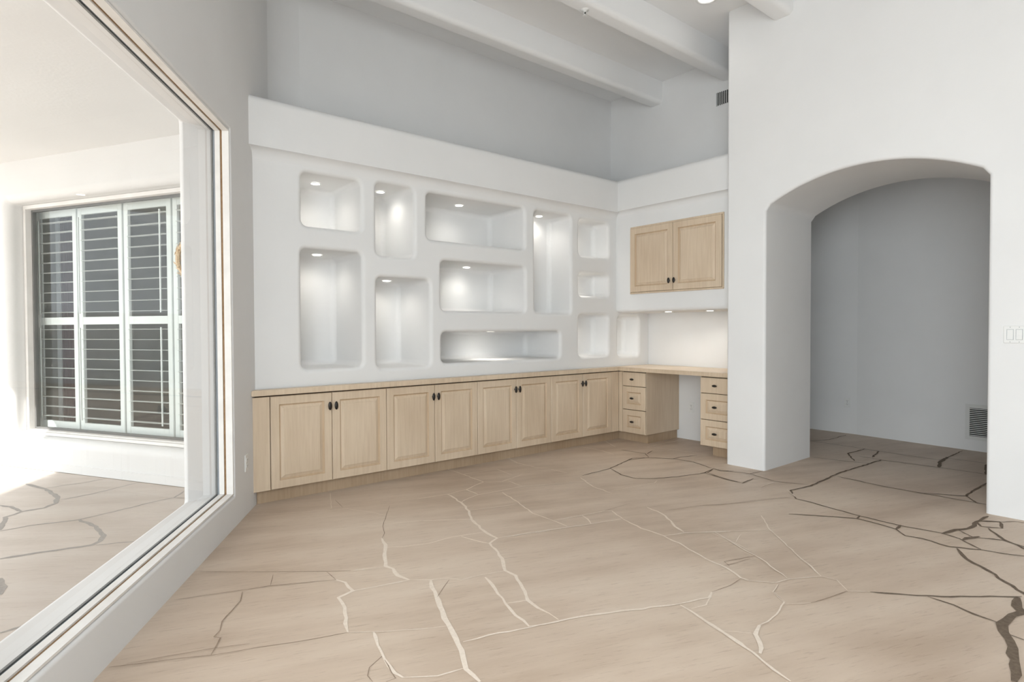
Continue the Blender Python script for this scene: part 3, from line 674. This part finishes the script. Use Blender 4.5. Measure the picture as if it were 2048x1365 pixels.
# drawer pedestals under the desk
def pedestal(y0, y1, label, filler, vis_front=True):
    t = thing('drawer_pedestal', label, 'cabinet', (5.19, (y0+y1)/2, 0), 'drawer pedestals under the desk top'); o = t.location.copy()
    bm = bmesh.new(); box(bm, 5.1915, 5.788, y0, y1, 0.098, 0.786, 0.001, 1, T=lambda c: c-o); link('body', bm, M_WOOD, t)
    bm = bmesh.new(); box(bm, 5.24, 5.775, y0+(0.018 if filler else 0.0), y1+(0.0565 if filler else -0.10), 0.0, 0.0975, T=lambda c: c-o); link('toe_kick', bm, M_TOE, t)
    ya = y1 if not filler else 4.349
    bm = bmesh.new(); box(bm, 5.1885, 5.1912, y0+0.004, ya-0.004, 0.104, 0.782, T=lambda c: c-o); link('drawer_gap', bm, M_DARKGAP, t)
    for (za, zb, raised) in ((0.6235, 0.7765, False), (0.3615, 0.6175, True), (0.100, 0.3555, True)):
        W_ = ya-y0-0.003; H_ = zb-za
        T = lambda x, z, d, za=za: Vector((5.17+d, ya-0.0015-x, za+z))-o
        bm = bmesh.new(); door_mesh(bm, W_, H_, T, fr=0.060, th=0.018, raised=raised); D_ = link('drawer', bm, [M_WOOD, M_GLAZE], t)
        bm = bmesh.new(); knob_mesh(bm, (W_/2-0.012 if filler else W_/2-0.02, H_/2), T, vertical=False, a=0.027, b=0.012); link('knob', bm, M_KNOB, D_, smooth=True)
    if filler:
        bm = bmesh.new(); box(bm, 5.172, 5.1905, 4.352, 4.4035, 0.10, 0.778, 0.001, 1, T=lambda c: c-o); link('filler_panel', bm, M_WOOD, t)
    return t
pedestal(4.031, 4.403, 'three-drawer maple pedestal in the corner, its dark side facing the knee space', True)
pedestal(2.975, 3.354, 'three-drawer maple pedestal cut off by the arch wall at its right', False)
# countertop, one continuous L
bm = bmesh.new()
cp = [(1.222, 4.372), (5.140, 4.372), (5.140, 2.972), (5.788, 2.972), (5.788, 4.98), (1.24, 4.98)]
def ct(p, q, s): return Vector((p, q, s))
cp = [(1.206, 4.372), (5.140, 4.372), (5.140, 2.972), (5.785, 2.972), (5.785, 4.462), (1.262, 4.462)]
v0 = [bm.verts.new((x, y, 0.790)) for x, y in cp]; v1 = [bm.verts.new((x, y, 0.831)) for x, y in cp]
for i in range(6): bm.faces.new((v0[i], v0[(i+1) % 6], v1[(i+1) % 6], v1[i]))
bm.faces.new(v0[::-1]); bm.faces.new(v1)
bmesh.ops.bevel(bm, geom=[e for e in bm.edges], offset=0.004, segments=2, affect='EDGES')
tag(link('countertop', bm, M_TOP), 'long pale maple countertop that turns the corner into the desk top', 'countertop')
bm = bmesh.new(); bmesh.ops.create_cone(bm, cap_ends=True, segments=24, radius1=0.03, radius2=0.027, depth=0.005)
g_ = link('cable_grommet', bm, M_KNOB, smooth=False); g_.location = (5.70, 3.28, 0.8340); tag(g_, 'small dark cable grommet at the right end of the desk top', 'grommet')
# wall cabinet over the desk
t = thing('wall_cabinet', 'two-door pale maple wall cabinet set into the plaster above the desk', 'cabinet', (5.2, 3.685, 1.65)); o = t.location.copy()
bm = bmesh.new(); box(bm, 5.205, 5.47, 3.140, 4.230, 1.672, 2.363, T=lambda c: c-o); link('body', bm, M_DARKGAP, t)
bm = bmesh.new()
box(bm, 5.184, 5.212, 3.112, 4.250, 2.364, 2.384, 0.004, 2, T=lambda c: c-o); box(bm, 5.180, 5.212, 3.112, 4.252, 1.645, 1.662, 0.004, 2, T=lambda c: c-o)
box(bm, 5.186, 5.212, 3.112, 3.124, 1.662, 2.364, T=lambda c: c-o); box(bm, 5.186, 5.212, 4.240, 4.252, 1.662, 2.364, T=lambda c: c-o)
link('frame', bm, M_WOOD, t)
for j, (a, b) in enumerate(((4.241, 3.685), (3.683, 3.127))):
    W_ = a-b-0.002; H_ = 0.698; T = lambda x, z, d, a=a: Vector((5.172+d, a-0.001-x, 1.664+z))-o
    bm = bmesh.new(); door_mesh(bm, W_, H_, T, fr=0.062); D_ = link('door', bm, [M_WOOD, M_GLAZE], t)
    bm = bmesh.new(); knob_mesh(bm, ((W_-0.034) if j == 0 else 0.026, 0.098), T, a=0.030, b=0.016); link('knob', bm, M_KNOB, D_, smooth=True)

# ================================================================== LAMPS
def puck(loc, label, power, r=0.034, spot=150):
    if 'hidden up' in label and loc[0] > 4: r = 0.017
    t = thing('puck_light', label, 'light', loc, 'small recessed puck lights')
    bm = bmesh.new(); n = 24
    rs = [(r*1.28, 0.0), (r*1.25, -0.004), (r*1.05, -0.005), (r, -0.002), (r, 0.0)]
    R = [[bm.verts.new((q*math.cos(2*PI*i/n), q*math.sin(2*PI*i/n), z)) for i in range(n)] for q, z in rs]
    for a, b in zip(R, R[1:]): bridge(bm, a, b)
    link('trim_ring', bm, M_RING, t, smooth=True)
    bm = bmesh.new(); vs = [bm.verts.new((r*math.cos(2*PI*i/n), r*math.sin(2*PI*i/n), -0.0015)) for i in range(n)]; c2 = [bm.verts.new((r*.6*math.cos(2*PI*i/n), r*.6*math.sin(2*PI*i/n), -0.003)) for i in range(n)]
    bridge(bm, vs, c2); bm.faces.new(c2); link('lens', bm, M_LENS, t)
    l = bpy.data.lights.new('bulb', 'SPOT'); l.energy = power; l.color = (1.0, 0.95, 0.87); l.spot_size = math.radians(spot); l.spot_blend = 0.9; l.shadow_soft_size = 0.03
    b = bpy.data.objects.new('bulb', l); COL.objects.link(b); b.parent = t; b.location = (0, 0, -0.012)
    return t
PK = [((1.838, 4.776, 2.461), 'lit puck light in the square upper left niche', 1), ((2.422, 4.779, 2.477), 'lit puck light in the narrow upper niche, half hidden at its left edge', 1),
      ((3.243, 4.76, 2.462), 'lit puck light in the wide top niche', 1), ((1.861, 4.82, 1.884), 'lit puck light in the tall lower left niche', 1),
      ((2.492, 4.815, 1.699), 'lit puck light in the lower niche second from the left', 1), ((3.388, 4.847, 1.879), 'lit puck light in the wide middle niche', 1),
      ((4.230, 4.70, 2.464), 'small lit puck light high in the tall narrow niche on the right', 1), ((3.60, 4.74, 1.237), 'puck light hidden up inside the long low niche', 1.1),
      ((4.632, 4.545, 2.447), 'puck light hidden up inside the top small niche by the corner', 1.0), ((4.632, 4.545, 1.865), 'puck light hidden up inside the middle small niche by the corner', .9),
      ((4.634, 4.545, 1.419), 'puck light hidden up inside the lowest small niche by the corner', 1.0), ((5.27, 4.545, 1.404), 'puck light hidden up inside the niche beside the desk', 1.0)]
for p, lab, s in PK: puck((p[0], p[1], p[2]-0.001), lab, PUCK*s)
puck((5.413, 3.907, 1.444), 'left lit puck light in the underside above the desk', PUCK*1.5, spot=140)
puck((5.49, 3.448, 1.444), 'right lit puck light in the underside above the desk', PUCK*1.5, spot=140)
# ceiling can light
def can(loc, label, power):
    t = thing('recessed_light', label, 'light', loc)
    bm = bmesh.new(); n = 32; rs = [(0.098, 0.0), (0.096, -0.008), (0.086, -0.010), (0.074, -0.004), (0.066, 0.05), (0.06, 0.09)]
    R = [[bm.verts.new((q*math.cos(2*PI*i/n), q*math.sin(2*PI*i/n), z)) for i in range(n)] for q, z in rs]
    for a, b in zip(R, R[1:]): bridge(bm, a, b)
    link('trim_ring', bm, M_RING, t, smooth=True)
    bm = bmesh.new(); bm.faces.new([bm.verts.new((0.0598*math.cos(2*PI*i/n), 0.0598*math.sin(2*PI*i/n), -0.006)) for i in range(n)]); link('lamp', bm, M_CANL, t)
    l = bpy.data.lights.new('bulb', 'SPOT'); l.energy = power; l.color = (1.0, 0.96, 0.9); l.spot_size = math.radians(130); l.spot_blend = 0.8; l.shadow_soft_size = 0.06
    b = bpy.data.objects.new('bulb', l); COL.objects.link(b); b.parent = t; b.location = (0, 0, -0.02)
can((4.635, 2.95, 4.155), 'white round recessed ceiling light cut by the top edge of the frame', CAN)
l = bpy.data.lights.new('hall_fill', 'AREA'); l.shape = 'DISK'; l.size = 0.3; l.energy = HALL; l.color = (1, 0.97, 0.93)  # added unseen area lamp to lift the hall, turned almost off
b = bpy.data.objects.new('hall_fill', l); COL.objects.link(b); b.location = (6.8, 0.6, 2.93)

# ================================================================== SMALL THINGS
def outlet(name, T, label, cat='outlet', gang=1, outlet_=True):
    """T(x, z, d): x right along the wall, d out of the wall"""
    loc = T(0, 0, 0); t = thing(name, label, cat, loc)
    P = lambda x, z, d: T(x, z, d)-loc
    w2 = 0.035+0.023*(gang-1)
    bm = bmesh.new(); R = [[bm.verts.new(P(x, z, d)) for x, z in rrect(-w2+i, w2-i, -0.0575+i, 0.0575-i, 0.004, 2)] for i, d in ((0, 0.0), (0, 0.003), (0.003, 0.006))]
    for a, b in zip(R, R[1:]): bridge(bm, a, b)
    bm.faces.new(R[-1]); link('cover_plate', bm, M_PLATE, t)
    if outlet_:
        for zc_ in (-0.02, 0.02):
            bm = bmesh.new(); R = [[bm.verts.new(P(x, z+zc_, d)) for x, z in rrect(-0.017+i, 0.017-i, -0.014+i, 0.014-i, 0.009, 4)] for i, d in ((0, 0.006), (0.001, 0.0085))]
            bridge(bm, R[0], R[1]); bm.faces.new(R[1]); rc = link('receptacle', bm, M_PLATE, t)
            bm = bmesh.new()
            for x0, x1, za, zb in ((-0.0085, -0.0055, -0.001, 0.008), (0.0055, 0.0085, -0.001, 0.007), (-0.0025, 0.0025, -0.010, -0.005)):
                box(bm, x0, x1, 0.0084, 0.0088, za+zc_, zb+zc_, T=lambda c: P(c.x, c.z, c.y))
            link('slots', bm, M_SLOT, rc)
        bm = bmesh.new(); box(bm, -0.002, 0.002, 0.006, 0.0072, -0.002, 0.002, T=lambda c: P(c.x, c.z, c.y)); link('screw', bm, M_SLOT, t)
    else:
        for g in range(gang):
            xc = (g-(gang-1)/2)*0.0465
            bm = bmesh.new(); rectring(bm, lambda u, z, d: P(u, z, d), xc-0.0175, xc+0.0175, -0.0345, 0.0345, 0.0015, 0.0055, 0.0064); link('switch_surround', bm, M_GASKET, t)
            bm = bmesh.new(); bb = [bm.verts.new(P(x+xc, z, d)) for x, z, d in ((-.0155, -.0325, .006), (.0155, -.0325, .006), (.0155, .0325, .006), (-.0155, .0325, .006), (-.0155, -.0325, .012), (.0155, -.0325, .012), (.0155, 0, .008), (-.0155, 0, .008), (-.0155, .0325, .009), (.0155, .0325, .009))]
            for f in ((4, 5, 6, 7), (7, 6, 9, 8), (0, 1, 5, 4), (3, 8, 9, 2), (0, 4, 7, 8, 3), (1, 2, 9, 6, 5)): bm.faces.new([bb[i] for i in f])
            link('rocker', bm, M_PLATE, t)
            for zz in (-0.0485, 0.0485):
                bm = bmesh.new(); box(bm, xc-.002, xc+.002, 0.006, 0.0072, zz-.002, zz+.002, T=lambda c: P(c.x, c.z, c.y)); link('screw', bm, M_GASKET, t)
outlet('wall_outlet', lambda x, z, d: Vector((5.79-d, 3.867-x, 0.37+z)), 'white wall outlet in the knee space between the desk drawers')
outlet('wall_outlet', lambda x, z, d: Vector((7.559-d, 2.905-x, 0.37+z)), 'white wall outlet on the hall wall seen through the arch')
outlet('wall_outlet', lambda x, z, d: ND*(1.16-d)+UD*(4.245+x)+Vector((0, 0, 0.355+z)), 'white wall outlet low on the window wall, beside the left cabinet')
outlet('light_switch', lambda x, z, d: Vector((5.0-d, 0.9025-x, 1.213+z)), 'white double rocker light switch right of the arch', 'switch', gang=2, outlet_=False)
# hall vent
def grille(T, w_, h_, fr, n, label, vertical=False, name='vent_grille', inner=0.0):
    loc = T(0, 0, 0); t = thing(name, label, 'vent', loc); P = lambda x, z, d: T(x, z, d)-loc
    if fr > 0:
        bm = bmesh.new(); rectring(bm, P, 0, w_, 0, h_, fr, 0.0005, 0.006); link('frame', bm, M_VENT if vertical is False else M_WALL, t)
    bm = bmesh.new(); box(bm, fr, w_-fr, 0.0004, 0.001, fr, h_-fr, T=lambda c: P(c.x, c.z, c.y)); link('backing', bm, M_VENTD, t)
    bm = bmesh.new()
    for i in range(n):
        if vertical: a = fr+(w_-2*fr)*(i+0.5)/n; box(bm, a-0.0035, a+0.0035, 0.001, 0.008, fr, h_-fr, T=lambda c: P(c.x, c.z, c.y))
        else: a = fr+(h_-2*fr)*(i+0.5)/n; box(bm, fr, w_-fr, 0.001, 0.007, a-0.0042, a+0.0042, T=lambda c: P(c.x, c.z, c.y))
    link('louvers', bm, M_VENT, t)
hx = lambda y: 7.40+(y-1.0)*(0.10/1.25)
grille(lambda x, z, d: Vector((hx(1.733-x)-d, 1.733-x, 0.112+z)), 0.42, 0.362, 0.037, 15, 'white return air grille low on the hall wall beside the arch jamb')
grille(lambda x, z, d: Vector((5.79-d, 3.567-x, 3.657+z)), 0.36, 0.148, 0.004, 16, 'dark slotted air vent high on the wall above the desk ledge', vertical=True)
# sprinkler
t = thing('sprinkler_head', 'small white fire sprinkler under the ceiling beam', 'sprinkler', (3.60, 3.425, 3.900))
bm = bmesh.new(); n = 20; rs = [(0.034, 0), (0.032, -0.005), (0.014, -0.008), (0.011, -0.02)]
R = [[bm.verts.new((q*math.cos(2*PI*i/n), q*math.sin(2*PI*i/n), z)) for i in range(n)] for q, z in rs]
for a, b in zip(R, R[1:]): bridge(bm, a, b)
bm.faces.new(R[-1]); link('escutcheon', bm, M_RING, t, smooth=True)
bm = bmesh.new(); bmesh.ops.create_uvsphere(bm, u_segments=12, v_segments=8, radius=0.0075)
for v in bm.verts: v.co.z -= 0.026
link('nozzle', bm, M_SLOT, t, smooth=True)
bm = bmesh.new(); box(bm, -0.012, -0.009, -0.002, 0.002, -0.048, -0.018); box(bm, 0.009, 0.012, -0.002, 0.002, -0.048, -0.018); box(bm, -0.014, 0.014, -0.014, 0.014, -0.050, -0.048); link('deflector', bm, M_RING, t)
# garden wall and hedge far across the patio: mirrored in the porch glass
bm = bmesh.new(); box(bm, -16, 14, -0.2, 0.2, 0, 1.7, T=lambda c: ND*(14+c.y)+UD*c.x+Vector((0, 0, c.z))); struct(link('wall_garden', bm, M_EXT))
bm = bmesh.new(); box(bm, -13, -12.5, -10, 13, 0, 3.2, T=lambda c: UD*c.x+ND*c.y+Vector((0, 0, c.z))); tag(link('clipped_hedge', bm, M_HEDGE), 'tall clipped green hedge across the patio, mirrored in the porch glass', 'hedge')
